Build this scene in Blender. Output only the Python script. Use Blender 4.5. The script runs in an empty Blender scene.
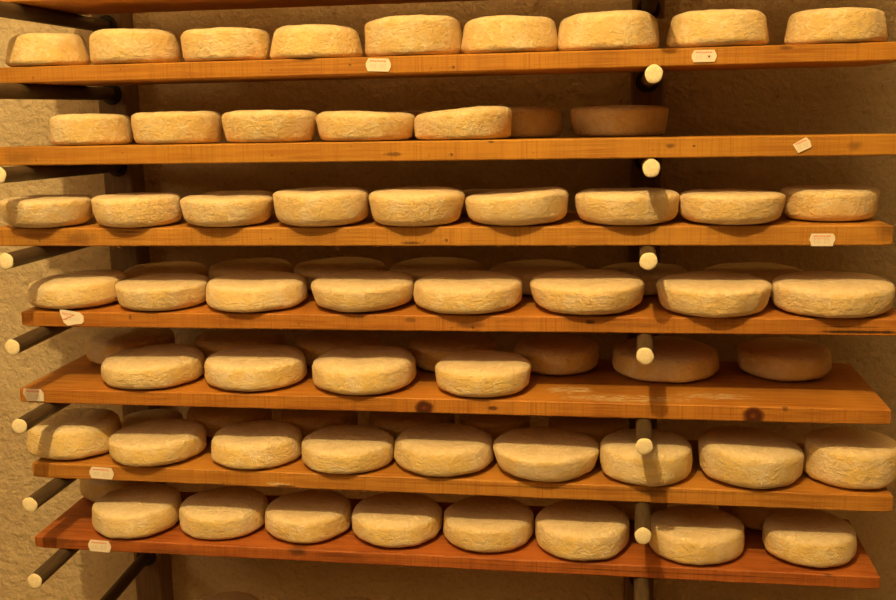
import bpy, bmesh, math, random
from mathutils import Vector, Matrix, noise
C = bpy.context.scene.collection
PI = math.pi
# ---------------------------------------------------------------- data (metres)
POST_L = (-0.9053, 0.0583)
POST_R = (0.0768, 0.0545)
CAM_F = 1037.2751716593934
CAM_M = [[0.9893100087949593, -0.008476752681939741, 0.14558108105824272, 3.7978505053825936e-10], [0.14469137100346058, 0.1814408846648811, -0.9726991377240777, -1.53], [-0.018169030113254266, 0.9833653187071397, 0.18072779617078583, 0.0], [0, 0, 0, 1]]
WALL_Y = 0.375
POST_Y = .33
PEGS_L = [(-0.9016, -0.072, 0.1617, -0.9053, 0.1617, 0.0122, 'left-hand round peg under the very top board'), (-0.9016, -0.072, 0.0398, -0.9053, 0.0398, 0.0122, 'left-hand round peg under the board of the highest row'),
 (-0.9016, -0.072, -0.0857, -0.9053, -0.0934, 0.0122, 'left-hand round peg under the board of the second row'), (-0.9001, -0.0769, -0.2162, -0.9053, -0.2178, 0.0122, 'left-hand round peg under the splintered third board'),
 (-0.9027, -0.0776, -0.3513, -0.9053, -0.3399, 0.0122, 'left-hand round peg under the board with the torn sticker'), (-0.903, -0.0788, -0.4783, -0.9053, -0.4697, 0.0122, 'left-hand round peg under the two-knot board'),
 (-0.9015, -0.0732, -0.6106, -0.9053, -0.607, 0.0122, 'left-hand round peg under the sixth board'), (-0.9009, -0.0809, -0.7378, -0.9053, -0.7254, 0.0122, 'left-hand round peg under the lowest reddish board'),
 (-0.9016, -0.05, -0.9001, -0.9053, -0.8781, 0.0122, 'left-hand round peg below the lowest reddish board, carrying nothing'), (-0.9016, -0.06, 0.2839, -0.9053, 0.2839, 0.0122, 'left-hand round peg above the top edge of the photo'),
 (-0.9016, -0.06, -1.0022, -0.9053, -1.0022, 0.0122, 'left-hand round peg below the photo, under the hidden board')]
PEGS_R = [(0.0654, -0.08, 0.1636, 0.0768, 0.1636, 0.0122, 'right-hand round peg under the very top board, only its dark collar showing'), (0.0688, -0.0685, 0.0421, 0.0768, 0.0421, 0.0122, 'right-hand round peg under the board of the highest row'),
 (0.068, -0.0593, -0.0854, 0.0768, -0.0928, 0.0122, 'right-hand round peg under the board of the second row'), (0.0658, -0.0685, -0.2144, 0.0768, -0.216, 0.0122, 'right-hand round peg under the splintered third board'),
 (0.063, -0.0756, -0.3494, 0.0768, -0.3381, 0.0122, 'right-hand round peg under the board with the torn sticker'), (0.0633, -0.0848, -0.4801, 0.0768, -0.4714, 0.0122, 'right-hand round peg under the two-knot board'),
 (0.0639, -0.085, -0.6159, 0.0768, -0.6122, 0.0122, 'right-hand round peg under the sixth board'), (0.0644, -0.08, -0.7411, 0.0768, -0.7288, 0.0122, 'right-hand round peg under the lowest reddish board'),
 (0.0654, -0.08, -0.8741, 0.0768, -0.8741, 0.0122, 'right-hand round peg below the lowest reddish board, carrying nothing'), (0.0654, -0.06, 0.2858, 0.0768, 0.2858, 0.0122, 'right-hand round peg above the top edge of the photo'),
 (0.0654, -0.06, -1.0022, 0.0768, -1.0022, 0.0122, 'right-hand round peg below the photo, under the hidden board')]
BOARDS = [(0, -0.932, 0.4078, 0.01, 0.222, 0.2012, (0.002, 0), 0.0255, (0.62, 0.27, 0.05), (0.46, 0.17, 0.03), [], 'pine board crossing the very top of the photo, seen from below'),
 (1, -0.9678, 0.4235, 0.0075, 0.225, 0.0791, (0.0024, 0), 0.025, (0.54, 0.235, 0.035), (0.4, 0.145, 0.02),
  [(-0.3704, 0.0075, 0.0673, 0.003, 0.01, 0.002, 'dark', 0.7), (0.2525, 0.0075, 0.0755, 0.01, 0.01, 0.003, 'dark', 0.7), (0.141, 0.0075, 0.0798, 0.05, 0.003, 0.003, 'stain', 0.4)],
  'long pine board under the highest row of cheeses, holding two price stickers'),
 (2, -0.978, 0.4256, 0.0019, 0.225, -0.0452, (0.0006, -0.019), 0.0292, (0.56, 0.26, 0.042), (0.44, 0.17, 0.025),
  [(-0.3066, 0.0019, -0.064, 0.016, 0.01, 0.004, 'dark', 0.6), (0.1301, 0.0019, -0.0578, 0.003, 0.01, 0.002, 'dark', 0.8), (0.35, 0.0019, -0.0607, 0.012, 0.01, 0.008, 'stain', 0.5),
   (0.0965, 0.0019, -0.0574, 0.008, 0.01, 0.004, 'stain', 0.7), (-0.1612, 0.0019, -0.0482, 0.006, 0.02, 0.002, 'stain', 0.8), (-0.9065, 0.0019, -0.0631, 0.03, 0.02, 0.012, 'stain', 0.3)],
  'pine board under the second row, half empty at right with a tilted sticker'),
 (3, -0.9857, 0.4101, 0.0114, 0.225, -0.174, (0.0018, -0.004), 0.0287, (0.57, 0.27, 0.055), (0.42, 0.165, 0.025),
  [(-0.8219, 0.0114, -0.191, 0.035, 0.03, 0.014, 'stain', 0.5), (-0.7368, 0.0114, -0.1815, 0.03, 0.01, 0.002, 'stain', 0.7), (-0.2844, 0.0114, -0.1987, 0.02, 0.01, 0.003, 'stain', 0.8),
   (0.4027, 0.0114, -0.177, 0.02, 0.04, 0.02, 'stain', 0.5)],
  'rough pine board with splinters hanging from its lower edge, under the third row of cheeses'),
 (4, -0.9363, 0.4383, 0.0116, 0.225, -0.3102, (0.0019, 0.028), 0.0247, (0.52, 0.21, 0.04), (0.38, 0.125, 0.02),
  [(0.3754, 0.0116, -0.3284, 0.075, 0.02, 0.0028, 'dark', 0.95), (-0.7476, 0.0116, -0.3186, 0.003, 0.01, 0.006, 'dark', 0.6), (-0.0155, 0.0116, -0.3182, 0.01, 0.02, 0.004, 'dark', 0.8),
   (0.3584, 0.0116, -0.3212, 0.06, 0.02, 0.0013, 'dark', 0.6), (-0.1974, 0.0116, -0.325, 0.03, 0.01, 0.006, 'stain', 0.6), (-0.2905, 0.0116, -0.3183, 0.012, 0.01, 0.005, 'stain', 0.6),
   (0.0511, 0.0116, -0.322, 0.05, 0.02, 0.005, 'stain', 0.35)],
  'orange pine board with a torn red-crossed sticker near its left end'),
 (5, -0.9491, 0.4212, 0.0069, 0.262, -0.4421, (-0.0017, 0.021), 0.0237, (0.54, 0.225, 0.04), (0.38, 0.125, 0.02),
  [(-0.271, 0.0069, -0.4571, 0.0165, 0.03, 0.013, 'knot', 1.0), (0.2266, 0.0069, -0.4573, 0.0175, 0.03, 0.015, 'knot', 1.0), (0.0383, 0.0316, -0.4409, 0.11, 0.02, 0.02, 'scuff', 1.0),
   (-0.0468, 0.0711, -0.4409, 0.04, 0.022, 0.02, 'scuff', 1.0), (0.1752, 0.054, -0.4409, 0.07, 0.02, 0.02, 'scuff', 0.7), (-0.1629, 0.0069, -0.4545, 0.009, 0.02, 0.004, 'dark', 0.8),
   (0.2713, 0.0073, -0.4409, 0.006, 0.006, 0.01, 'dark', 0.6)],
  'pine board with two round knots in its front edge and bare top at right'),
 (6, -0.9443, 0.434, 0.0154, 0.235, -0.5765, (-0.0054, 0.009), 0.026, (0.55, 0.25, 0.052), (0.41, 0.155, 0.027),
  [(-0.5179, 0.0154, -0.5937, 0.028, 0.02, 0.003, 'scuff', 1.0), (-0.5045, 0.0154, -0.5967, 0.022, 0.02, 0.003, 'stain', 0.9), (0.0853, 0.0154, -0.5849, 0.03, 0.02, 0.01, 'stain', 0.5),
   (-0.0602, 0.0154, -0.5838, 0.4, 0.02, 0.0015, 'stain', 0.5)],
  'pale pine board carrying the sixth row, its sticker below the two leftmost cheeses'),
 (7, -0.9505, 0.4215, 0.0121, 0.215, -0.7051, (-0.0035, 0.03), 0.0208, (0.46, 0.14, 0.035), (0.28, 0.065, 0.015),
  [(-0.4869, 0.0121, -0.7085, 0.02, 0.03, 0.01, 'stain', 0.9), (-0.4081, 0.0121, -0.7135, 0.05, 0.01, 0.008, 'stain', 0.45), (-0.904, 0.0121, -0.7099, 0.04, 0.02, 0.01, 'stain', 0.5),
   (0.3224, 0.0121, -0.7113, 0.008, 0.02, 0.003, 'scuff', 1.0), (0.0798, 0.0121, -0.7152, 0.5, 0.02, 0.001, 'stain', 0.8), (0.1562, 0.0121, -0.7297, 0.4, 0.02, 0.001, 'stain', 0.6),
   (-0.7082, 0.0121, -0.7188, 0.06, 0.02, 0.006, 'stain', 0.5), (0.3468, 0.0117, -0.7033, 0.009, 0.006, 0.01, 'dark', 0.7)],
  'reddish brown pine board lowest in view, under the bottom full row of cheeses'),
 (-1, -0.932, 0.4078, 0.01, 0.222, 0.3234, (0.002, 0), 0.0255, (0.62, 0.27, 0.05), (0.46, 0.17, 0.03), [], 'pine board above the top edge of the photo'),
 (9, -0.9516, 0.4215, 0.01, 0.225, -0.966, (0, 0), 0.024, (0.55, 0.2, 0.05), (0.38, 0.11, 0.03), [], 'pine board below the bottom edge of the photo, under two reddish cheeses')]
STICKERS = [(1, -0.3273, 0.0075, 0.0663, 0.0376, 0.0187, -0.04, 'hex', 'white six-sided price sticker with red heading'), (1, 0.1413, 0.0075, 0.0674, 0.0344, 0.0165, 0, 'hole', 'price sticker with one dark dot'),
 (2, 0.2786, 0.0019, -0.0584, 0.0237, 0.0174, 0.36, 'cut', 'price sticker tilted up to the right'), (3, 0.3136, 0.0114, -0.1937, 0.0358, 0.018, 0.0, 'round', 'price sticker with scalloped ends and red heading'),
 (4, -0.8467, 0.0116, -0.3206, 0.0406, 0.0273, -0.02, 'torn', 'torn price sticker with red crossed lines'), (5, -0.9232, 0.0069, -0.4505, 0.0363, 0.0213, -0.02, 'peeled', 'partly peeled faded price sticker'),
 (6, -0.8195, 0.0154, -0.585, 0.0425, 0.0198, -0.04, 'hexa', 'small price sticker with grey figures'), (7, -0.8321, 0.0121, -0.7133, 0.0404, 0.0198, -0.04, 'peeled2', 'faded pinkish price sticker')]
SPL = (3, [(-0.7654, -0.2041, 0.0114, 1), (-0.762, -0.2041, 0.0114, 2), (-0.4001, -0.2034, 0.0114, 3), (-0.1517, -0.203, 0.0114, 4), (-0.068, -0.2028, 0.0114, 5), (-0.0487, -0.2028, 0.0114, 6), (-0.0443, -0.2028, 0.0114, 7)])
GROUPS = {(0, 0): 'back cheeses of the unseen upper row',
 (0, 1): 'front cheeses of the unseen upper row',
 (1, 0): 'back cheeses of the highest row',
 (1, 1): 'front cheeses of the highest row',
 (2, 0): 'back cheeses of the second row',
 (2, 1): 'front cheeses of the second row',
 (3, 0): 'back cheeses of the third row',
 (3, 1): 'front cheeses of the third row',
 (4, 0): 'back cheeses of the fourth row',
 (4, 1): 'front cheeses of the fourth row',
 (5, 0): 'back cheeses of the fifth row',
 (5, 1): 'front cheeses of the fifth row',
 (6, 0): 'back cheeses of the sixth row',
 (6, 1): 'front cheeses of the sixth row',
 (7, 0): 'back cheeses of the bottom full row',
 (7, 1): 'front cheeses of the bottom full row',
 (8, 0): 'back cheeses of the lowest row',
 (8, 1): 'front cheeses of the lowest row'}
CHEESES = [(1, -0.8786, 0.0659, 0.0773, 0.0619, 0.0513, 0.1, (0.0, 0, 0.0024), 1, 'golden flat cheese wheel at the left end of the highest row'),
 (1, -0.7342, 0.0729, 0.0776, 0.069, 0.0544, 0.02, (0.0, 0, 0.0024), 1, 'golden cheese wheel second from left in the highest row, top edges sloping'),
 (1, -0.5831, 0.0729, 0.078, 0.0689, 0.0503, 0.0, (0.0, 0, 0.0024), 1, 'yellow-streaked cheese wheel third from left in the highest row'),
 (1, -0.4381, 0.0725, 0.0783, 0.0685, 0.0521, 0.08, (-0.02, 0, 0.0024), 1, 'cheese wheel narrowing upward, in the highest row just left of the six-sided sticker'),
 (1, -0.2872, 0.0778, 0.0787, 0.0739, 0.0587, 0.0, (0.03, 0, 0.0024), 1, 'tall cheese wheel directly above the six-sided sticker in the highest row'),
 (1, -0.1387, 0.0753, 0.079, 0.0714, 0.0546, 0.06, (0.0, 0, 0.0024), 1, 'sixth cheese wheel from left in the highest row, between two taller ones'),
 (1, 0.0078, 0.0761, 0.0794, 0.0722, 0.0566, 0.05, (0.01, 0, 0.0024), 1, 'tall greenish-yellow cheese wheel above the highest right-hand peg end'),
 (1, 0.1655, 0.0736, 0.0798, 0.0697, 0.0535, 0.06, (0.0, 0, 0.0024), 1, 'cheese wheel directly above the sticker with a dark dot, highest row'),
 (1, 0.3306, 0.0728, 0.0801, 0.0689, 0.0491, 0.04, (0.0, 0, 0.0024), 1, 'rightmost cheese wheel of the highest row, standing apart'),
 (1, 0.0555, 0.2125, 0.0795, 0.0592, 0.0553, 0.0, (0.0, 0, 0.0024), 0, 'dark back cheese seen through the narrow gap above the highest right-hand peg end'),
 (2, -0.8142, 0.0622, -0.0466, 0.0637, 0.0496, 0.0, (0.0, -0.019, 0.0006), 1, 'boxy cheese wheel at the left end of the second row'),
 (2, -0.6695, 0.0676, -0.0466, 0.0693, 0.0516, -0.02, (0.0, -0.019, 0.0006), 1, 'orange-streaked cheese wheel second from left in the second row'),
 (2, -0.5176, 0.0718, -0.0466, 0.0734, 0.0504, -0.07, (0.0, -0.019, 0.0006), 1, 'pale bowl-shaped cheese wheel third in the second row'),
 (2, -0.3636, 0.0738, -0.0465, 0.0754, 0.0461, -0.05, (-0.03, -0.019, 0.0006), 1, 'flat cheese wheel with a diagonal crease, fourth in the second row'),
 (2, -0.2112, 0.0737, -0.0464, 0.0754, 0.0477, -0.04, (0.07, -0.019, 0.0006), 1, 'cheese wheel with its top slanting up to the right, last lit one of second row'),
 (2, -0.1373, 0.2069, -0.0489, 0.0718, 0.0503, 0.0, (0.0, -0.019, 0.0006), 0, 'shaded brown cheese half hidden behind the slanting one in the second row'),
 (2, 0.0269, 0.2068, -0.0488, 0.0771, 0.0494, -0.06, (0.0, -0.019, 0.0006), 0, 'shaded brown cheese standing alone at the right of the second row'),
 (2, -0.3546, 0.2225, -0.0493, 0.0719, 0.0479, 0.0, (0.0, -0.019, 0.0006), 0, 'hidden back cheese behind the flat creased cheese of the second row'),
 (3, -0.8939, 0.0502, -0.1755, 0.0696, 0.0473, -0.1, (0.0, -0.004, 0.0018), 1, 'third-row cheese wheel cut by the left photo edge, crossed by a peg shadow'),
 (3, -0.7396, 0.0532, -0.1752, 0.0686, 0.0503, -0.04, (0.0, -0.004, 0.0018), 1, 'second cheese wheel from left in the third row, pale in its middle'),
 (3, -0.5894, 0.0553, -0.1749, 0.0715, 0.0477, -0.08, (0.0, -0.004, 0.0018), 1, 'bowl-shaped cheese wheel third from left in the third row'),
 (3, -0.4355, 0.0575, -0.1746, 0.0742, 0.0553, -0.03, (0.0, -0.004, 0.0018), 1, 'fourth cheese wheel from left in the third row, boxy and pinkish at the base'),
 (3, -0.284, 0.0577, -0.1744, 0.0737, 0.0546, -0.08, (0.0, -0.004, 0.0018), 1, 'fifth cheese wheel from left in the third row, narrowing strongly downward'),
 (3, -0.1289, 0.0612, -0.1741, 0.0778, 0.0494, -0.05, (0.07, -0.004, 0.0018), 1, 'cheese wheel with top slanting up to the right in the third row, before the gap'),
 (3, 0.0382, 0.0588, -0.1738, 0.0754, 0.0498, -0.07, (0.0, -0.004, 0.0018), 1, 'cheese wheel with a peg shadow on its right side, third row, after the gap'),
 (3, 0.191, 0.0585, -0.1735, 0.0747, 0.0462, -0.05, (0.0, -0.004, 0.0018), 1, 'golden cheese wheel second from right in the third row'),
 (3, 0.3389, 0.103, -0.1734, 0.0709, 0.0488, -0.05, (0.0, -0.004, 0.0018), 1, 'rightmost cheese wheel of the third row, set back above the scalloped sticker'),
 (3, -0.6344, 0.2163, -0.1756, 0.0685, 0.0396, 0.0, (0.0, -0.004, 0.0018), 0, 'dark back cheese showing a sliver of top behind the third front cheese, third row'),
 (3, -0.1882, 0.2163, -0.1748, 0.0683, 0.0391, 0.0, (0.0, -0.004, 0.0018), 0, 'dark back cheese showing a sliver of top behind the slanting cheese, third row'),
 (4, -0.8703, 0.0825, -0.3095, 0.0799, 0.0466, 0.02, (0.06, 0.028, 0.0019), 1, 'leftmost cheese wheel of the fourth row, directly above the torn sticker'),
 (4, -0.7148, 0.073, -0.3095, 0.0745, 0.0421, -0.05, (0.0, 0.028, 0.0019), 1, 'second front cheese from left in the fourth row, with a yellow rim band'),
 (4, -0.5561, 0.0781, -0.3091, 0.0822, 0.0447, 0.03, (0.0, 0.028, 0.0019), 1, 'third front cheese from left in the fourth row, wrinkled on its right side'),
 (4, -0.3785, 0.0794, -0.3087, 0.0828, 0.0458, -0.05, (0.0, 0.028, 0.0019), 1, 'fourth front cheese from left in the fourth row, with one pale smooth patch'),
 (4, -0.2078, 0.0767, -0.3085, 0.0867, 0.0466, 0.0, (0.0, 0.028, 0.0019), 1, 'fifth front cheese from left in the fourth row'),
 (4, -0.021, 0.0733, -0.3082, 0.0863, 0.049, -0.05, (0.0, 0.028, 0.0019), 1, 'sixth front cheese in the fourth row, above the dark chip in the board'),
 (4, 0.1687, 0.067, -0.308, 0.0823, 0.0469, -0.06, (0.0, 0.028, 0.0019), 1, 'second front cheese from right in the fourth row, right of the peg end'),
 (4, 0.3445, 0.074, -0.3075, 0.0859, 0.0484, -0.03, (0.0, 0.028, 0.0019), 1, 'rightmost and widest front cheese of the fourth row, heavily wrinkled'),
 (4, -0.7728, 0.2164, -0.3056, 0.0742, 0.0376, 0.0, (0.0, 0.028, 0.0019), 0, 'shaded back cheese of the fourth row, behind and left of all its neighbours'),
 (4, -0.6164, 0.2232, -0.3051, 0.0733, 0.0438, 0.0, (0.0, 0.028, 0.0019), 0, "shaded back cheese second from left in the fourth row's back line"),
 (4, -0.4541, 0.2272, -0.3047, 0.0814, 0.0427, 0.0, (0.0, 0.028, 0.0019), 0, "shaded back cheese third from left in the fourth row's back line"),
 (4, -0.2823, 0.2304, -0.3043, 0.0824, 0.0428, 0.0, (0.0, 0.028, 0.0019), 0, "shaded back cheese fourth from left in the fourth row's back line"),
 (4, -0.1072, 0.2225, -0.3042, 0.0842, 0.0389, 0.0, (0.0, 0.028, 0.0019), 0, "shaded back cheese fifth from left in the fourth row's back line"),
 (4, 0.0695, 0.2164, -0.304, 0.0731, 0.0371, 0.0, (0.0, 0.028, 0.0019), 0, 'shaded back cheese of the fourth row seen in the gap by the peg end'),
 (4, 0.2485, 0.2163, -0.3037, 0.0835, 0.0358, 0.0, (0.0, 0.028, 0.0019), 0, "shaded back cheese at the right end of the fourth row's back line"),
 (5, -0.7444, 0.0797, -0.439, 0.0848, 0.0448, -0.02, (0.03, 0.021, -0.0017), 1, 'first front cheese from left on the board with two knots'),
 (5, -0.5656, 0.0799, -0.4393, 0.083, 0.0478, 0.0, (0.0, 0.021, -0.0017), 1, 'second front cheese from left on the board with two knots'),
 (5, -0.381, 0.0776, -0.4397, 0.0853, 0.0511, 0.0, (0.02, 0.021, -0.0017), 1, 'third front cheese on the two-knot board, left of the round knot below'),
 (5, -0.1853, 0.0693, -0.4402, 0.0765, 0.0477, -0.02, (0.0, 0.021, -0.0017), 1, 'fourth and last front cheese on the two-knot board, above the left knot'),
 (5, -0.8468, 0.2099, -0.4361, 0.0771, 0.048, 0.0, (0.0, 0.021, -0.0017), 0, 'back cheese nearest the plaster on the two-knot board, partly lit at left'),
 (5, -0.6434, 0.2251, -0.4362, 0.0799, 0.048, 0.0, (0.0, 0.021, -0.0017), 0, 'shaded back cheese behind the first and second front ones on the two-knot board'),
 (5, -0.4613, 0.2194, -0.4366, 0.076, 0.048, 0.0, (0.0, 0.021, -0.0017), 0, 'shaded back cheese behind the gap of second and third front ones, two-knot board'),
 (5, -0.254, 0.2081, -0.4372, 0.0762, 0.048, 0.0, (0.0, 0.021, -0.0017), 0, 'shaded back cheese behind third and fourth front ones on the two-knot board'),
 (5, -0.0731, 0.1996, -0.4377, 0.0718, 0.048, 0.0, (0.0, 0.021, -0.0017), 0, 'brown back cheese just right of the last front one on the two-knot board'),
 (5, 0.1067, 0.1871, -0.4382, 0.0865, 0.0476, 0.03, (0.0, 0.021, -0.0017), 0, 'wide brown back cheese behind the peg end on the two-knot board'),
 (5, 0.3, 0.1954, -0.4384, 0.0745, 0.048, 0.0, (0.0, 0.021, -0.0017), 0, 'rightmost brown back cheese on the two-knot board, by the bare board end'),
 (6, -0.9034, 0.09, -0.5706, 0.0776, 0.0573, 0.05, (0.02, 0.009, -0.0054), 1, 'leftmost cheese wheel of the sixth row, crossed by a peg shadow'),
 (6, -0.7451, 0.0774, -0.5716, 0.0813, 0.0433, 0.0, (0.03, 0.009, -0.0054), 1, 'cheese wheel right above the sticker of the sixth row, second from left'),
 (6, -0.5715, 0.0843, -0.5725, 0.0771, 0.0463, 0.04, (0.02, 0.009, -0.0054), 1, 'third front cheese from left in the sixth row, yellow-banded'),
 (6, -0.4132, 0.0796, -0.5734, 0.0785, 0.0433, 0.0, (0.0, 0.009, -0.0054), 1, 'fourth front cheese from left in the sixth row, below the third cheese above'),
 (6, -0.2526, 0.0837, -0.5742, 0.0819, 0.0501, 0.03, (0.0, 0.009, -0.0054), 1, 'fifth front cheese in the sixth row, just below the left knot'),
 (6, -0.0846, 0.0754, -0.5752, 0.0826, 0.0483, -0.08, (-0.02, 0.009, -0.0054), 1, 'large sixth front cheese in the sixth row, narrowing towards its base'),
 (6, 0.0736, 0.0714, -0.5761, 0.073, 0.0566, 0.0, (0.0, 0.009, -0.0054), 1, 'cheese wheel behind a pale peg end, with its shadow, in the sixth row'),
 (6, 0.2339, 0.0814, -0.5769, 0.0794, 0.0611, -0.03, (-0.06, 0.009, -0.0054), 1, 'cheese wheel with top slanting down to the right, below the right knot'),
 (6, 0.3884, 0.0889, -0.5776, 0.0715, 0.0641, 0.0, (0.0, 0.009, -0.0054), 1, 'rightmost cheese wheel of the sixth row, at the frame edge'),
 (6, -0.8198, 0.2199, -0.5699, 0.0538, 0.022, 0.0, (0.0, 0.009, -0.0054), 0, 'low shaded back cheese between the two leftmost front ones, sixth row'),
 (6, -0.6705, 0.2203, -0.5707, 0.0757, 0.0481, 0.0, (0.0, 0.009, -0.0054), 0, 'shaded back cheese behind second and third front ones in the sixth row'),
 (6, -0.5014, 0.2204, -0.5716, 0.0688, 0.048, 0.0, (0.0, 0.009, -0.0054), 0, 'shaded back cheese behind third and fourth front ones in the sixth row'),
 (6, -0.3317, 0.2217, -0.5725, 0.0754, 0.048, 0.0, (0.0, 0.009, -0.0054), 0, 'shaded back cheese behind fourth and fifth front ones in the sixth row'),
 (6, -0.1824, 0.2204, -0.5734, 0.0608, 0.048, 0.0, (0.0, 0.009, -0.0054), 0, 'shaded back cheese behind fifth and sixth front ones in the sixth row'),
 (6, -0.0185, 0.2203, -0.5742, 0.0696, 0.048, 0.0, (0.0, 0.009, -0.0054), 0, 'shaded back cheese behind sixth and seventh front ones in the sixth row'),
 (7, -0.7938, 0.0792, -0.7, 0.0771, 0.0486, 0.02, (0.03, 0.03, -0.0035), 1, 'leftmost front cheese on the lowest reddish board, with tiny dark pits'),
 (7, -0.6393, 0.089, -0.7003, 0.0747, 0.0476, 0.0, (0.0, 0.03, -0.0035), 1, 'second front cheese from left on the lowest reddish board'),
 (7, -0.4886, 0.0895, -0.7008, 0.0732, 0.0464, 0.0, (0.0, 0.03, -0.0035), 1, 'third front cheese on the reddish board, right above its dark knot stain'),
 (7, -0.3359, 0.089, -0.7013, 0.0762, 0.0482, 0.0, (0.0, 0.03, -0.0035), 1, 'fourth front cheese from left on the lowest reddish board'),
 (7, -0.1809, 0.0889, -0.7019, 0.0757, 0.0464, 0.0, (0.0, 0.03, -0.0035), 1, 'fifth front cheese from left on the lowest reddish board'),
 (7, -0.0274, 0.0779, -0.7028, 0.0766, 0.051, 0.0, (0.0, 0.03, -0.0035), 1, 'sixth front cheese on the reddish board, just left of the lowest pale peg end'),
 (7, 0.1541, 0.0815, -0.7033, 0.0756, 0.0486, 0.0, (0.0, 0.03, -0.0035), 1, 'cheese wheel just right of the lowest pale peg end, on the reddish board'),
 (7, 0.3308, 0.0875, -0.7037, 0.0715, 0.049, 0.02, (0.0, 0.03, -0.0035), 1, 'rightmost cheese wheel on the lowest reddish board, standing apart'),
 (7, -0.8894, 0.2044, -0.6959, 0.0656, 0.048, 0.0, (0.0, 0.03, -0.0035), 0, 'back cheese at the left corner of the lowest reddish board'),
 (7, 0.0519, 0.2278, -0.6985, 0.0666, 0.048, 0.0, (0.0, 0.03, -0.0035), 0, 'shaded back cheese behind the lowest pale peg end, reddish board'),
 (7, 0.2709, 0.2143, -0.6997, 0.0663, 0.048, 0.0, (0.0, 0.03, -0.0035), 0, 'shaded back cheese in the gap between the two rightmost front ones, reddish board'),
 (8, -0.6933, 0.2, -0.9657, 0.068, 0.0581, 0.0, (0.0, 0.0, 0.0), 0, 'reddish cheese top peeking in at the bottom edge, left of the other one'),
 (8, -0.4605, 0.2, -0.9657, 0.068, 0.0624, 0.0, (0.0, 0.0, 0.0), 0, 'reddish cheese top peeking in at the bottom edge, right of the other one'),
 (0, -0.8816, 0.085, 0.2014, 0.066, 0.05, 0.0, (0.0, 0.0, 0.002), 0, 'cheese above the top edge of the photo, over the left peg'),
 (0, 0.0654, 0.085, 0.2014, 0.066, 0.05, 0.0, (0.0, 0.0, 0.002), 0, 'cheese above the top edge of the photo, over the right peg')]

# ---------------------------------------------------------------- node helpers
def new_mat(name, rough=.6, spec=.4):
    m = bpy.data.materials.new(name); m.use_nodes = True
    nt = m.node_tree; b = nt.nodes['Principled BSDF']
    b.inputs['Roughness'].default_value = rough
    b.inputs['Specular IOR Level'].default_value = spec
    return m, nt, b
def N(nt, t, **kw):
    n = nt.nodes.new(t)
    for k, v in kw.items():
        if k.startswith('_'): setattr(n, k[1:], v)
        else: n.inputs[k.replace('__', ' ')].default_value = v
    return n
def L(nt, a, b): nt.links.new(a, b)
def ramp(nt, src, stops):
    r = nt.nodes.new('ShaderNodeValToRGB'); e = r.color_ramp.elements
    while len(e) < len(stops): e.new(.5)
    for i, (p, c) in enumerate(stops):
        e[i].position = p; e[i].color = (c, c, c, 1) if isinstance(c, (int, float)) else (*c, 1)
    L(nt, src, r.inputs[0]); return r.outputs[0]
def mixc(nt, f, a, b, mode='MIX'):
    m = nt.nodes.new('ShaderNodeMix'); m.data_type = 'RGBA'; m.blend_type = mode
    for s, v in ((0, f), (6, a), (7, b)):
        if hasattr(v, 'is_linked') or hasattr(v, 'node'): L(nt, v, m.inputs[s])
        elif s == 0: m.inputs[0].default_value = v
        else: m.inputs[s].default_value = (*v, 1)
    return m.outputs[2]
def math_(nt, op, a, b=None):
    m = nt.nodes.new('ShaderNodeMath'); m.operation = op
    for i, v in enumerate((a, b)):
        if v is None: continue
        if hasattr(v, 'node'): L(nt, v, m.inputs[i])
        else: m.inputs[i].default_value = v
    return m.outputs[0]
def objco(nt, scale=(1, 1, 1), offset=None):
    tc = nt.nodes.new('ShaderNodeTexCoord'); mp = nt.nodes.new('ShaderNodeMapping')
    mp.inputs['Scale'].default_value = scale
    L(nt, tc.outputs['Object'], mp.inputs[0])
    if offset is not None: L(nt, offset, mp.inputs['Location'])
    return mp.outputs[0]
def noise_(nt, co, scale, detail=4, rough=.55, dist=0):
    n = nt.nodes.new('ShaderNodeTexNoise')
    n.inputs['Scale'].default_value = scale; n.inputs['Detail'].default_value = detail
    n.inputs['Roughness'].default_value = rough; n.inputs['Distortion'].default_value = dist
    L(nt, co, n.inputs['Vector']); return n.outputs['Fac']
def bump(nt, bsdf, h, strength, dist, prev=None):
    b = nt.nodes.new('ShaderNodeBump'); b.inputs['Strength'].default_value = strength
    b.inputs['Distance'].default_value = dist; L(nt, h, b.inputs['Height'])
    if prev: L(nt, prev, b.inputs['Normal'])
    if bsdf: L(nt, b.outputs[0], bsdf.inputs['Normal'])
    return b.outputs[0]
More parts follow.
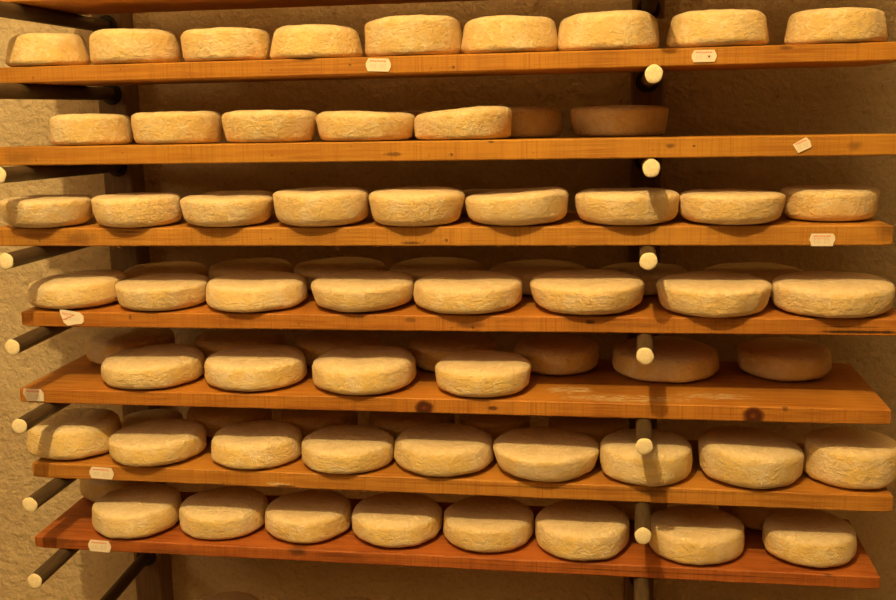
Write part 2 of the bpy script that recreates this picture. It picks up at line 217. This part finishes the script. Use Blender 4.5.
# ---------------------------------------------------------------- materials
def flat(name, c, rough=.6):
    m, nt, b = new_mat(name, rough, .3); b.inputs['Base Color'].default_value = (*c, 1); return m
def cheese_mat(name, pale, yellow, tan):
    m, nt, b = new_mat(name, .62, .25)
    oi = nt.nodes.new('ShaderNodeObjectInfo')
    off = nt.nodes.new('ShaderNodeVectorMath'); off.operation = 'SCALE'
    off.inputs[0].default_value = (37, 91, 53); L(nt, oi.outputs['Random'], off.inputs['Scale'])
    co = objco(nt, (1, 1, 1), off.outputs[0])
    patch = ramp(nt, noise_(nt, co, 22, 3, .6, .6), [(.36, 0), (.54, 1)])
    fine = ramp(nt, noise_(nt, co, 95, 5, .65, 1.0), [(.42, 0), (.68, 1)])
    geo = nt.nodes.new('ShaderNodeTexCoord'); sn = nt.nodes.new('ShaderNodeSeparateXYZ'); L(nt, geo.outputs['Normal'], sn.inputs[0])
    side = ramp(nt, math_(nt, 'ABSOLUTE', sn.outputs[2]), [(.35, .72), (.85, .10)])      # the rind yellows round the side, the faces stay paler
    c1 = mixc(nt, math_(nt, 'MULTIPLY', patch, side), pale, yellow)
    c2 = mixc(nt, math_(nt, 'MULTIPLY', fine, .75), c1, tan)
    # pale dry bloom in the creases
    bl = ramp(nt, noise_(nt, co, 60, 6, .7, .8), [(.52, 0), (.64, 1)])
    c3 = mixc(nt, math_(nt, 'MULTIPLY', bl, .6), c2, (.93, .84, .62))
    spots = ramp(nt, noise_(nt, co, 130, 2, .5), [(.73, 0), (.78, 1)])
    c4 = mixc(nt, math_(nt, 'MULTIPLY', spots, .5), c3, (.45, .27, .12))
    tone = ramp(nt, oi.outputs['Random'], [(0, (.93, .91, .88)), (.5, (1, 1, 1)), (1, (1, .96, .9))])
    c5 = mixc(nt, 1.0, c4, tone, 'MULTIPLY')
    L(nt, c5, b.inputs['Base Color'])
    b.inputs['Sheen Weight'].default_value = .25
    b.inputs['Sheen Roughness'].default_value = .5
    b.inputs['Sheen Tint'].default_value = (1, .85, .7, 1)
    co2 = nt.nodes.new('ShaderNodeMapping'); co2.inputs['Scale'].default_value = (1, 1, 1.5); L(nt, co, co2.inputs[0])
    h1 = noise_(nt, co2.outputs[0], 95, 6, .62, .7)
    h2 = noise_(nt, co2.outputs[0], 230, 4, .6, .6)
    v = nt.nodes.new('ShaderNodeTexVoronoi'); v.inputs['Scale'].default_value = 120
    L(nt, co2.outputs[0], v.inputs['Vector'])
    n1 = bump(nt, None, h1, .9, .0034)
    n2 = bump(nt, None, v.outputs['Distance'], .22, .002, n1)
    bump(nt, b, h2, .8, .0016, n2)
    return m
CM = {'golden': cheese_mat('golden_rind', (.88, .74, .50), (.82, .57, .17), (.76, .53, .25)),
      'cream': cheese_mat('cream_rind', (.90, .77, .57), (.86, .61, .18), (.80, .60, .36)),
      'bloomy': cheese_mat('bloomy_rind', (.89, .76, .56), (.86, .61, .13), (.78, .60, .36))}

def wood_mat(name, base, dark, marks, o, rough=.55, red=0):
    """pine board: grain along x, saw marks, knots / scuffs at given world points (mapped to the board's own space)"""
    m, nt, b = new_mat(name, rough, .3)
    co = objco(nt, (1, 1, 1))
    g = nt.nodes.new('ShaderNodeMapping'); g.inputs['Scale'].default_value = (1.3, 30, 42); L(nt, co, g.inputs[0])
    g.inputs['Location'].default_value = (o[2] * 31, o[2] * 17, 0)
    grain = noise_(nt, g.outputs[0], 5, 6, .62, 1.2)
    g2 = nt.nodes.new('ShaderNodeMapping'); g2.inputs['Scale'].default_value = (4, 1, 1); L(nt, co, g2.inputs[0])
    broad = noise_(nt, g2.outputs[0], 2.2, 3, .6)
    saw = nt.nodes.new('ShaderNodeMapping'); saw.inputs['Scale'].default_value = (330, 3, 8); L(nt, co, saw.inputs[0])
    sawn = noise_(nt, saw.outputs[0], 1, 2, .5)
    col = mixc(nt, ramp(nt, grain, [(.42, 0), (.60, 1)]), base, dark)
    lite = tuple(min(1, c * 1.25) for c in base)
    col = mixc(nt, math_(nt, 'MULTIPLY', ramp(nt, broad, [(.4, 0), (.65, 1)]), .6), col, lite)
    geo = nt.nodes.new('ShaderNodeNewGeometry')
    sx = nt.nodes.new('ShaderNodeSeparateXYZ'); L(nt, geo.outputs['Normal'], sx.inputs[0])
    front = math_(nt, 'GREATER_THAN', math_(nt, 'ABSOLUTE', sx.outputs[1]), .7)   # sawn faces of the board
    sm = math_(nt, 'MULTIPLY', front, ramp(nt, sawn, [(.48, 0), (.75, .8)]))
    col = mixc(nt, sm, col, dark)
    for (x, y, z, rx, ry, rz, kind, amt) in marks:
        mp = nt.nodes.new('ShaderNodeMapping'); mp.vector_type = 'TEXTURE'
        mp.inputs['Location'].default_value = (x - o[0], y - o[1], z - o[2])
        mp.inputs['Scale'].default_value = (rx, ry, rz)
        tc = nt.nodes.new('ShaderNodeTexCoord'); L(nt, tc.outputs['Object'], mp.inputs[0])
        ln = nt.nodes.new('ShaderNodeVectorMath'); ln.operation = 'LENGTH'; L(nt, mp.outputs[0], ln.inputs[0])
        wob = math_(nt, 'ADD', ln.outputs['Value'], math_(nt, 'MULTIPLY', math_(nt, 'SUBTRACT', noise_(nt, co, 90, 3), .5), 1.0 if kind != 'knot' else .35))
        if kind == 'knot':
            mask = ramp(nt, wob, [(.75, 1), (1.0, 0)])
            rings = math_(nt, 'SINE', math_(nt, 'MULTIPLY', wob, 10))
            kc = mixc(nt, ramp(nt, rings, [(.2, 0), (.9, 1)]), (.09, .022, .007), (.19, .05, .012))
            kc = mixc(nt, ramp(nt, wob, [(.78, 0), (.86, 1), (.95, 0)]), kc, (.05, .015, .006))
            col = mixc(nt, math_(nt, 'MULTIPLY', mask, amt), col, kc)
        elif kind == 'dark':
            col = mixc(nt, math_(nt, 'MULTIPLY', ramp(nt, wob, [(.5, 1), (1.0, 0)]), amt), col, (.05, .02, .01))
        elif kind == 'stain':
            col = mixc(nt, math_(nt, 'MULTIPLY', ramp(nt, wob, [(.4, 1), (1.1, 0)]), amt), col, (.11, .04, .015))
        else:
            st = nt.nodes.new('ShaderNodeMapping'); st.inputs['Scale'].default_value = (40, 170, 60); L(nt, co, st.inputs[0])
            pr = ramp(nt, noise_(nt, st.outputs[0], 1, 4, .7, .8), [(.46, 0), (.56, 1)])
            f = math_(nt, 'MULTIPLY', math_(nt, 'MULTIPLY', ramp(nt, wob, [(.6, 1), (1.1, 0)]), pr), amt)
            col = mixc(nt, f, col, (.75, .55, .35))
    sp = ramp(nt, noise_(nt, co, 75, 2, .5), [(.74, 0), (.80, .8)])
    col = mixc(nt, sp, col, (.10, .04, .015)); col = mixc(nt, 1.0, col, (.90, .93, .85), 'MULTIPLY')
    L(nt, col, b.inputs['Base Color'])
    n1 = bump(nt, None, grain, .35, .0015)
    bump(nt, b, sawn, .25, .0006, n1)
    return m
def plain_wood(name, a, c, scale, rough=.6, bs=.4, spec=.3):
    m, nt, b = new_mat(name, rough, spec)
    co = objco(nt, scale)
    n = noise_(nt, co, 6, 5, .6, .8)
    L(nt, mixc(nt, ramp(nt, n, [(.35, 0), (.7, 1)]), a, c), b.inputs['Base Color'])
    bump(nt, b, n, bs, .001); return m
post_m = plain_wood('weathered_post_wood', (.17, .105, .055), (.25, .16, .085), (30, 30, 2))
peg_m = plain_wood('dark_stained_peg', (.055, .037, .022), (.10, .065, .038), (40, 3, 40), .5, .3, .4)
collar_m = plain_wood('black_collar', (.02, .013, .01), (.04, .025, .015), (30, 30, 30), .6, .3)
end_m, nt_, b_ = new_mat('pale_cut_end', .75, .15)
co_ = objco(nt_)
n_ = noise_(nt_, co_, 260, 5, .7, .5)
L(nt_, mixc(nt_, ramp(nt_, n_, [(.35, 0), (.7, 1)]), (.97, .91, .72), (.84, .70, .44)), b_.inputs['Base Color'])
bump(nt_, b_, n_, .6, .001)
# stucco wall
wall_m, nt_, b_ = new_mat('rough_plaster', .85, .15)
co_ = objco(nt_)
w1 = noise_(nt_, co_, 55, 6, .6, .25); w2 = noise_(nt_, co_, 120, 5, .6, .6); w3 = noise_(nt_, co_, 5, 3, .5)
wc = mixc(nt_, ramp(nt_, w3, [(.35, 0), (.7, 1)]), (.68, .56, .38), (.60, .47, .30))
wc = mixc(nt_, ramp(nt_, w2, [(.3, .45), (.5, 0)]), wc, (.42, .30, .17))
pit = ramp(nt_, noise_(nt_, co_, 42, 2, .5), [(.205, 1), (.235, 0)])
wc = mixc(nt_, math_(nt_, 'MULTIPLY', pit, .8), wc, (.08, .04, .02))
L(nt_, wc, b_.inputs['Base Color'])
n1_ = bump(nt_, None, w1, 1.0, .010); bump(nt_, b_, w2, .6, .0025, n1_)
paper = flat('sticker_paper', (.90, .82, .74)); red = flat('sticker_red_print', (.85, .38, .28)); ink = flat('sticker_grey_print', (.70, .62, .55))
# ---------------------------------------------------------------- object helpers
def link_mesh(name, verts, faces, mats, parent=None, loc=(0, 0, 0), smooth=True, mi=None):
    me = bpy.data.meshes.new(name); me.from_pydata(verts, [], faces); me.update()
    for m in (mats if isinstance(mats, (list, tuple)) else [mats]): me.materials.append(m)
    if smooth:
        for p in me.polygons: p.use_smooth = True
    if mi:
        for p, k in zip(me.polygons, mi): p.material_index = k
    o = bpy.data.objects.new(name, me); C.objects.link(o); o.location = loc
    if parent: o.parent = parent
    return o
def tag(o, label, cat, group=None):
    o['label'] = label; o['category'] = cat
    if group: o['group'] = group
def tube(a, b, r0, r1, seg=28, cap0=True, cap1=True, bev=0.0015):
    a = Vector(a); b = Vector(b); d = (b - a).normalized()
    u = d.orthogonal().normalized(); w = d.cross(u); Ln = (b - a).length
    prof = [(0, r0 - bev), (bev * .3, r0 - bev * .3), (bev, r0), (Ln - bev, r1), (Ln - bev * .3, r1 - bev * .3), (Ln, r1 - bev)]
    V = []; F = []
    for s, r in prof:
        for k in range(seg):
            t = 2 * PI * k / seg
            V.append(tuple(a + d * s + (u * math.cos(t) + w * math.sin(t)) * r))
    for i in range(len(prof) - 1):
        for k in range(seg):
            k2 = (k + 1) % seg
            F.append((i * seg + k, i * seg + k2, (i + 1) * seg + k2, (i + 1) * seg + k))
    if cap0: F.append(tuple(range(seg))[::-1])
    if cap1: F.append(tuple((len(prof) - 1) * seg + k for k in range(seg)))
    return V, F
def fix_normals(o):
    bm = bmesh.new(); bm.from_mesh(o.data); bmesh.ops.recalc_face_normals(bm, faces=bm.faces); bm.to_mesh(o.data); bm.free()

def board(i, x0, x1, yf, dep, zt, tilt, th, mat_args, label):
    """a bevelled plank whose edges wander a little, so it reads as rough sawn"""
    o = ((x0 + x1) / 2, yf + dep / 2, zt - th / 2)
    tilt, pit = tilt
    nx = 90; bv = .0018
    prof = [(0, -th + bv), (0, -bv), (bv * .4, -bv * .4), (bv, 0), (dep * .33, 0), (dep * .66, 0), (dep - bv, 0), (dep, -bv), (dep, -th + bv), (dep - bv, -th), (dep * .5, -th), (bv, -th), (bv * .4, -th + bv * .4)]
    V = []; F = []; rnd = random.Random(i * 7 + 3)
    for k in range(nx + 1):
        x = x0 + (x1 - x0) * k / nx
        endin = bv if k in (0, nx) else 0
        for (py, pz) in prof:
            cy = dep / 2 + (py - dep / 2) * (1 - endin * 2 / dep); cz = -th / 2 + (pz + th / 2) * (1 - endin * 1.4 / th)
            n = noise.noise(Vector((x * 9 + i * 13, py * 20, pz * 60)))
            n2 = noise.noise(Vector((x * 60 + i * 5, py * 30, pz * 90 + 4)))
            dy = (n * .0010 + n2 * .0006) * (1 if py < dep / 2 else .5)
            dz = (n2 * .0004) if pz < -th / 2 else 0
            V.append((x - o[0], yf + cy + dy - o[1], zt + tilt * x + pit * (cy + dy) + cz + dz - o[2]))
    P = len(prof)
    for k in range(nx):
        for j in range(P):
            j2 = (j + 1) % P
            F.append((k * P + j, (k + 1) * P + j, (k + 1) * P + j2, k * P + j2))
    F.append(tuple(range(P))); F.append(tuple(nx * P + j for j in range(P))[::-1])
    m = wood_mat('pine_board_wood', *mat_args, o)
    ob = link_mesh('shelf_board', V, F, m, None, o, smooth=False)
    fix_normals(ob)
    tag(ob, label, 'shelf', 'shelf boards laid across the pegs')
    return ob

# ---------------------------------------------------------------- setting
def build_wall():
    V = []; F = []; x0, x1, z0, z1, y = -2.6, 2.2, -1.45, 1.95, WALL_Y
    nx, nz = 400, 290
    for j in range(nz + 1):
        for i in range(nx + 1):
            x = x0 + (x1 - x0) * i / nx; z = z0 + (z1 - z0) * j / nz
            d = noise.noise(Vector((x * 7, z * 7, 3))) * .006 + noise.noise(Vector((x * 34, z * 34, 9))) * .0025
            V.append((x, y + .008 + d, z))
    for j in range(nz):
        for i in range(nx):
            a = j * (nx + 1) + i; F.append((a, a + 1, a + nx + 2, a + nx + 1))
    b = len(V)
    V += [(x0, y + .15, z0), (x1, y + .15, z0), (x1, y + .15, z1), (x0, y + .15, z1)]
    c = [0, nx, nz * (nx + 1) + nx, nz * (nx + 1)]
    F += [(b + 3, b + 2, b + 1, b)]
    ob = link_mesh('wall_back', V, F, wall_m); ob['kind'] = 'structure'
build_wall()
def slab(name, x0, x1, y0, y1, z0, z1, m):
    V = [(x, y, z) for z in (z0, z1) for y in (y0, y1) for x in (x0, x1)]
    F = [(0, 2, 3, 1), (4, 5, 7, 6), (0, 1, 5, 4), (2, 6, 7, 3), (0, 4, 6, 2), (1, 3, 7, 5)]
    ob = link_mesh(name, V, F, m, smooth=False); ob['kind'] = 'structure'
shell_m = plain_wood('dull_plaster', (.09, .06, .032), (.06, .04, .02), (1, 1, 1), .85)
slab('floor', -2.6, 2.2, -3.2, .5, -1.65, -1.45, flat('stone_floor', (.30, .22, .14)))
slab('ceiling', -2.6, 2.2, -3.2, .5, 1.95, 2.05, plain_wood('limewashed_ceiling', (.80, .66, .48), (.72, .58, .40), (1, 1, 1), .85))
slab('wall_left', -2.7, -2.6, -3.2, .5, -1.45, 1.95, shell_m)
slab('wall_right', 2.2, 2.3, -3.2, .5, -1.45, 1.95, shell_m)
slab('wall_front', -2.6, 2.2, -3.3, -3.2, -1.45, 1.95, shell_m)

# ---------------------------------------------------------------- posts and pegs
def rect_post(cx, w, y0, y1, z0, z1, label, seed):
    V = []; F = []; n = 60; bv = .003
    prof = [(-w / 2 + bv, 0), (w / 2 - bv, 0), (w / 2, bv), (w / 2, y1 - y0), (-w / 2, y1 - y0), (-w / 2, bv)]
    for k in range(n + 1):
        z = z0 + (z1 - z0) * k / n
        for (px, py) in prof:
            q = noise.noise(Vector((px * 30 + seed, py * 30, z * 9))) * .0012
            V.append((px + q, py + q * (1 if py < .01 else 0), z))
    P = len(prof)
    for k in range(n):
        for j in range(P):
            j2 = (j + 1) % P; F.append((k * P + j, k * P + j2, (k + 1) * P + j2, (k + 1) * P + j))
    F.append(tuple(range(P))[::-1]); F.append(tuple(n * P + j for j in range(P)))
    ob = link_mesh('upright_post', V, F, post_m, None, (cx, y0, 0), smooth=False); fix_normals(ob)
    tag(ob, label, 'post', 'upright posts holding the pegs'); return ob
postL = rect_post(POST_L[0], POST_L[1], POST_Y, WALL_Y + .006, -1.44, .70, 'dark square wooden upright against the plaster at the left ends of the boards', 1)
postR = rect_post(POST_R[0], POST_R[1], POST_Y, WALL_Y + .006, -1.44, .70, 'dark square wooden upright against the wall, right of the middle, behind the pale peg ends', 8)
for side, (pst, pegs) in enumerate(((postL, PEGS_L), (postR, PEGS_R))):
    for (x, yt, z, xb, zb, r, label) in pegs:
        # collar round the hole in the post
        V, F = tube((0, .004, 0), (0, -.007, 0), .021, .019, 28)
        c = link_mesh('peg_collar', V, F, collar_m, pst, (xb - pst.location.x, 0, zb), smooth=False); fix_normals(c)
        root = bpy.data.objects.new('support_peg', None); C.objects.link(root); root.location = (xb, POST_Y, zb)
        tag(root, label, 'peg', 'round pegs carrying the boards')
        tip = Vector((x - xb, yt - POST_Y, z - zb))
        V, F = tube((0, -.0072, 0), tip * .995, r * .97, r)
        o = link_mesh('peg_shaft', V, F, peg_m, root); fix_normals(o)
        # slightly irregular sawn end
        rnd = random.Random(x * 100 + z * 1000)
        d = tip.normalized(); u = d.orthogonal().normalized(); w = d.cross(u)
        V = [tuple(tip * .995 + d * .0016)]; F = []; S = 30; ph = rnd.random() * 9
        for rr, s in ((.5, .0017), (.86, .0013), (1.0, .0004), (1.02, -.0012)):
            for k in range(S):
                t = 2 * PI * k / S; q = rr * r * (1 + .03 * math.sin(2 * t + ph) + .02 * math.sin(5 * t + ph * 2))
                V.append(tuple(tip * .995 + d * s + (u * math.cos(t) + w * math.sin(t)) * q))
        for k in range(S): F.append((0, 1 + k, 1 + (k + 1) % S))
        for a in range(3):
            for k in range(S):
                k2 = (k + 1) % S; F.append((1 + a * S + k, 1 + (a + 1) * S + k, 1 + (a + 1) * S + k2, 1 + a * S + k2))
        e = link_mesh('cut_end', V, F, end_m, root); fix_normals(e); e['label'] = 'pale sawn end of the peg'

# ---------------------------------------------------------------- boards
boards = {}
for (i, x0, x1, yf, dep, zt, tilt, th, base, dark, marks, label) in BOARDS:
    boards[i] = board(i, x0, x1, yf, dep, zt, tilt, th, (base, dark, marks), label)
# price stickers stuck to the front edges
def sticker(i, x, y, z, w, h, rot, style, label):
    bo = boards[i]; T = .0007; V = []; F = []; MI = []
    hexo = [(-.40, .5), (.40, .5), (.5, .12), (.5, -.12), (.42, -.5), (-.42, -.5), (-.5, -.12), (-.5, .12)]
    if style == 'cut': hexo = [(-.5, .30), (.36, .5), (.5, .1), (.47, -.34), (.40, -.42), (-.36, -.5)]
    if style == 'torn': hexo = [(-.5, .46), (-.44, .5), (-.05, .40), (.33, .34), (.5, .12), (.5, -.22), (.40, -.36), (.10, -.40), (-.18, -.5), (-.36, -.30), (-.42, -.02), (-.48, .2)]
    if style == 'peeled': hexo = [(-.46, .48), (.34, .5), (.5, .16), (.48, -.46), (-.34, -.5), (-.5, .1)]
    if style == 'round': hexo = [(-.42, .5), (.40, .5), (.48, .30), (.50, .02), (.44, -.24), (.42, -.5), (-.42, -.5), (-.44, -.22), (-.5, 0), (-.47, .2)]
    def poly(pts, yy, mi, side=True):
        b = len(V); n = len(pts)
        V.extend([(p[0] * w, -yy, p[1] * h) for p in pts]); F.append(tuple(range(b, b + n))); MI.append(mi)
        if side:
            V.extend([(p[0] * w, .0004, p[1] * h) for p in pts])
            for k in range(n): F.append((b + k, b + (k + 1) % n, b + n + (k + 1) % n, b + n + k)); MI.append(mi)
    poly(hexo, T, 0)
    def bar(cx, cz, bw, bh, mi, a=0):
        ca, sa = math.cos(a), math.sin(a)
        pts = []
        for sx, sz in ((-1, 1), (1, 1), (1, -1), (-1, -1)):
            px = sx * bw / 2 * w; pz = sz * bh / 2 * h
            pts.append(((px * ca - pz * sa) / w + cx, (px * sa + pz * ca) / h + cz))
        poly(pts, T + .00025, mi, False)
    rnd = random.Random(i * 5 + style.__len__() + int(x * 100))
    if style != 'torn':
        up = .30 if style != 'cut' else .26
        for k in range(7):                                   # small red heading
            bar(-.30 + k * .095, up + rnd.uniform(-.02, .02) + (.10 * (-.3 + k * .095) if style == 'cut' else 0), .075, .12, 1)
        if style == 'round':
            for k in range(5): bar(-.30 + k * .12, .12, .11, .035, 1)
        # one row of small unreadable grey figures
        for k in range(5):
            cx = -.27 + k * .13; zc = -.12
            if k == 2: bar(cx, zc - .12, .03, .07, 2); continue
            bar(cx - .03, zc, .018, .30, 2); bar(cx + .03, zc, .018, .30 if rnd.random() > .4 else .14, 2)
            bar(cx, zc + .15, .07, .035, 2)
            if rnd.random() > .3: bar(cx, zc - .15, .07, .035, 2)
    else:
        bar(-.12, .22, .52, .05, 1, -.16); bar(-.10, .04, .50, .05, 1, .42); bar(-.30, -.10, .24, .06, 1, .15); bar(-.2, .12, .40, .04, 1, -.42)
        for k in range(4): bar(-.05 + k * .11, -.10, .02, .16, 2, .15)
    if style == 'hole': poly([(.20 + .04 * math.cos(t * PI / 5), -.05 + .09 * math.sin(t * PI / 5)) for t in range(10)][::-1], T + .0003, 3, False)
    o = link_mesh('price_sticker', V, F, [paper, red, ink, flat('staple_hole', (.12, .03, .02))], bo, smooth=False, mi=MI)
    o.location = (x - bo.location.x, y - .0012 - bo.location.y, z - bo.location.z); o.rotation_euler = (0, -rot, 0)
    o['label'] = label
for s in STICKERS: sticker(*s)
# splinters hanging from the rough lower edge
def splinters(i, pts):
    bo = boards[i]
    for (x, z, y, seed) in pts:
        rnd = random.Random(seed); P = [Vector((x, y + .001, z + .001))]
        for k in range(5): P.append(P[-1] + Vector((rnd.uniform(-.003, .006), -rnd.uniform(0, .001), rnd.uniform(-.0025, .0006))))
        V = []; F = []
        for k, p in enumerate(P):
            r = .0006 * (1 - k / 6)
            for a in range(5): V.append(tuple(p + Vector((0, math.cos(a * 1.257) * r, math.sin(a * 1.257) * r)) - bo.location))
        for k in range(len(P) - 1):
            for a in range(5): F.append((k * 5 + a, k * 5 + (a + 1) % 5, (k + 1) * 5 + (a + 1) % 5, (k + 1) * 5 + a))
        link_mesh('splinter', V, F, bo.data.materials[0], bo)
splinters(*SPL)

# ---------------------------------------------------------------- cheeses
def cheese(k, row, X, Y, Z, R, h, taper, roll, front, label):
    rnd = random.Random(900 + k); roll, pit, til = roll
    nA, nT = 34, 84
    n_top = rnd.uniform(4.4, 7.0); n_bot = rnd.uniform(3.8, 5.2) if row > 2 else rnd.uniform(6, 8)
    ov = rnd.uniform(-.018, .018); oph = rnd.random() * PI
    lip = rnd.uniform(0, .010); sag = rnd.uniform(.0, .04)
    V = []; F = []
    def add(u, t):
        # u runs from the bottom centre (0) over the side to the top centre (1)
        if u < .22: rho = u / .22 * .62; top = None; a = None
        elif u > .78: rho = (1 - u) / .22 * .62; a = None
        else: a = (u - .5) / .28 * PI / 2
        if a is None:
            zz = 0.0 if u < .5 else 1.0
            n = n_bot if u < .5 else n_top
            zc = (1 - min(1, rho) ** n) ** (1 / n) * .5
            zz = .5 - zc if u < .5 else .5 + zc
        else:
            n = n_bot if a < 0 else n_top
            # walk between rho=.62 on both faces
            lim = math.acos(.62 ** (n / 2)); aa = a / (PI / 2) * lim
            rho = abs(math.cos(aa)) ** (2 / n)
            zz = .5 + .5 * math.copysign(abs(math.sin(aa)) ** (2 / n), aa)
        r = rho * R * (1 - taper * 2 * (zz - .5)) * (1 + ov * math.cos(2 * (t - oph)) * rho)
        if zz > .5: zz -= sag * max(0, 1 - (rho / .8) ** 2)              # top sinks a touch in the middle
        if .86 < zz and .6 < rho < .97: zz += lip * math.sin((rho - .6) / .37 * PI)
        x, y, z = r * math.cos(t), r * math.sin(t), zz * h
        z += x * math.tan(roll) * zz
        p = Vector((x, y, z)); s = k * 3.7
        nn = noise.noise(Vector((x * 22 + s, y * 22, z * 30))) * .0024
        nn += noise.noise(Vector((x * 60, y * 60 + s, z * 90))) * .0014
        nn += abs(noise.noise(Vector((x * 130, y * 130 + s, z * 170)))) * -.0011
        d = Vector((math.cos(t) * rho, math.sin(t) * rho, (zz - .5) * 1.0)); d.normalize()
        if z < .004: d.z = 0
        q = p + d * nn
        q.z = max(q.z, 0.0002) + pit * q.y + til * q.x
        return tuple(q)
    V.append(add(0, 0))
    for i in range(1, nA):
        for j in range(nT): V.append(add(i / nA, 2 * PI * j / nT))
    V.append(add(1, 0))
    for j in range(nT): F.append((0, 1 + (j + 1) % nT, 1 + j))
    for i in range(nA - 2):
        for j in range(nT):
            j2 = (j + 1) % nT; a = 1 + i * nT
            F.append((a + j, a + j2, a + nT + j2, a + nT + j))
    e = len(V) - 1; a = 1 + (nA - 2) * nT
    for j in range(nT): F.append((e, a + j, a + (j + 1) % nT))
    m = CM['golden'] if row <= 2 else CM['cream'] if row <= 4 else CM['bloomy']
    rot = rnd.uniform(-.3, .3) * 0
    o = link_mesh('cheese_wheel', V, F, m, None, (X, Y, Z))
    tag(o, label, 'cheese', GROUPS[row, front])
for k, c in enumerate(CHEESES): cheese(k, *c)

# ---------------------------------------------------------------- light
def area(name, loc, size, power, col, target):
    l = bpy.data.lights.new(name, 'AREA'); l.shape = 'DISK'; l.size = size; l.energy = power; l.color = col
    o = bpy.data.objects.new(name, l); C.objects.link(o); o.location = loc
    o.rotation_euler = (Vector(target) - Vector(loc)).to_track_quat('-Z', 'Y').to_euler(); return o
KEY = bpy.data.lights.new('ceiling_bulb', 'POINT'); KEY.energy = 168; KEY.shadow_soft_size = .022; KEY.color = (1, .70, .265)
ko = bpy.data.objects.new('ceiling_bulb', KEY); C.objects.link(ko); ko.location = (-.43, -1.60, 1.58)
fill = area('left_wall_fill', (-2.3, -1.7, .5), .6, 8, (1, .62, .26), (-.8, .3, -.3))  # unseen fill light, added to lift the shaded plaster at left
area('overhead_soft_fill', (-.3, -1.9, 1.45), 1.7, 12, (1, .70, .30), (-.25, .1, -.4))  # broad fill light, added to soften shadows and brighten shaded cheese tops
w = bpy.data.worlds.new('room_glow'); bpy.context.scene.world = w; w.use_nodes = True
w.node_tree.nodes['Background'].inputs[0].default_value = (1, .55, .20, 1)
w.node_tree.nodes['Background'].inputs[1].default_value = .0

# ---------------------------------------------------------------- camera
cam = bpy.data.cameras.new('camera'); co = bpy.data.objects.new('camera', cam); C.objects.link(co)
cam.sensor_width = 36; cam.lens = CAM_F * 36 / 896; cam.clip_start = .05
co.matrix_world = Matrix([list(r) for r in CAM_M]); bpy.context.scene.camera = co
sc = bpy.context.scene
sc.view_settings.view_transform = 'Standard'; sc.view_settings.look = 'None'
sc.view_settings.exposure = 0; sc.view_settings.gamma = 1; sc.view_settings.use_curve_mapping = False
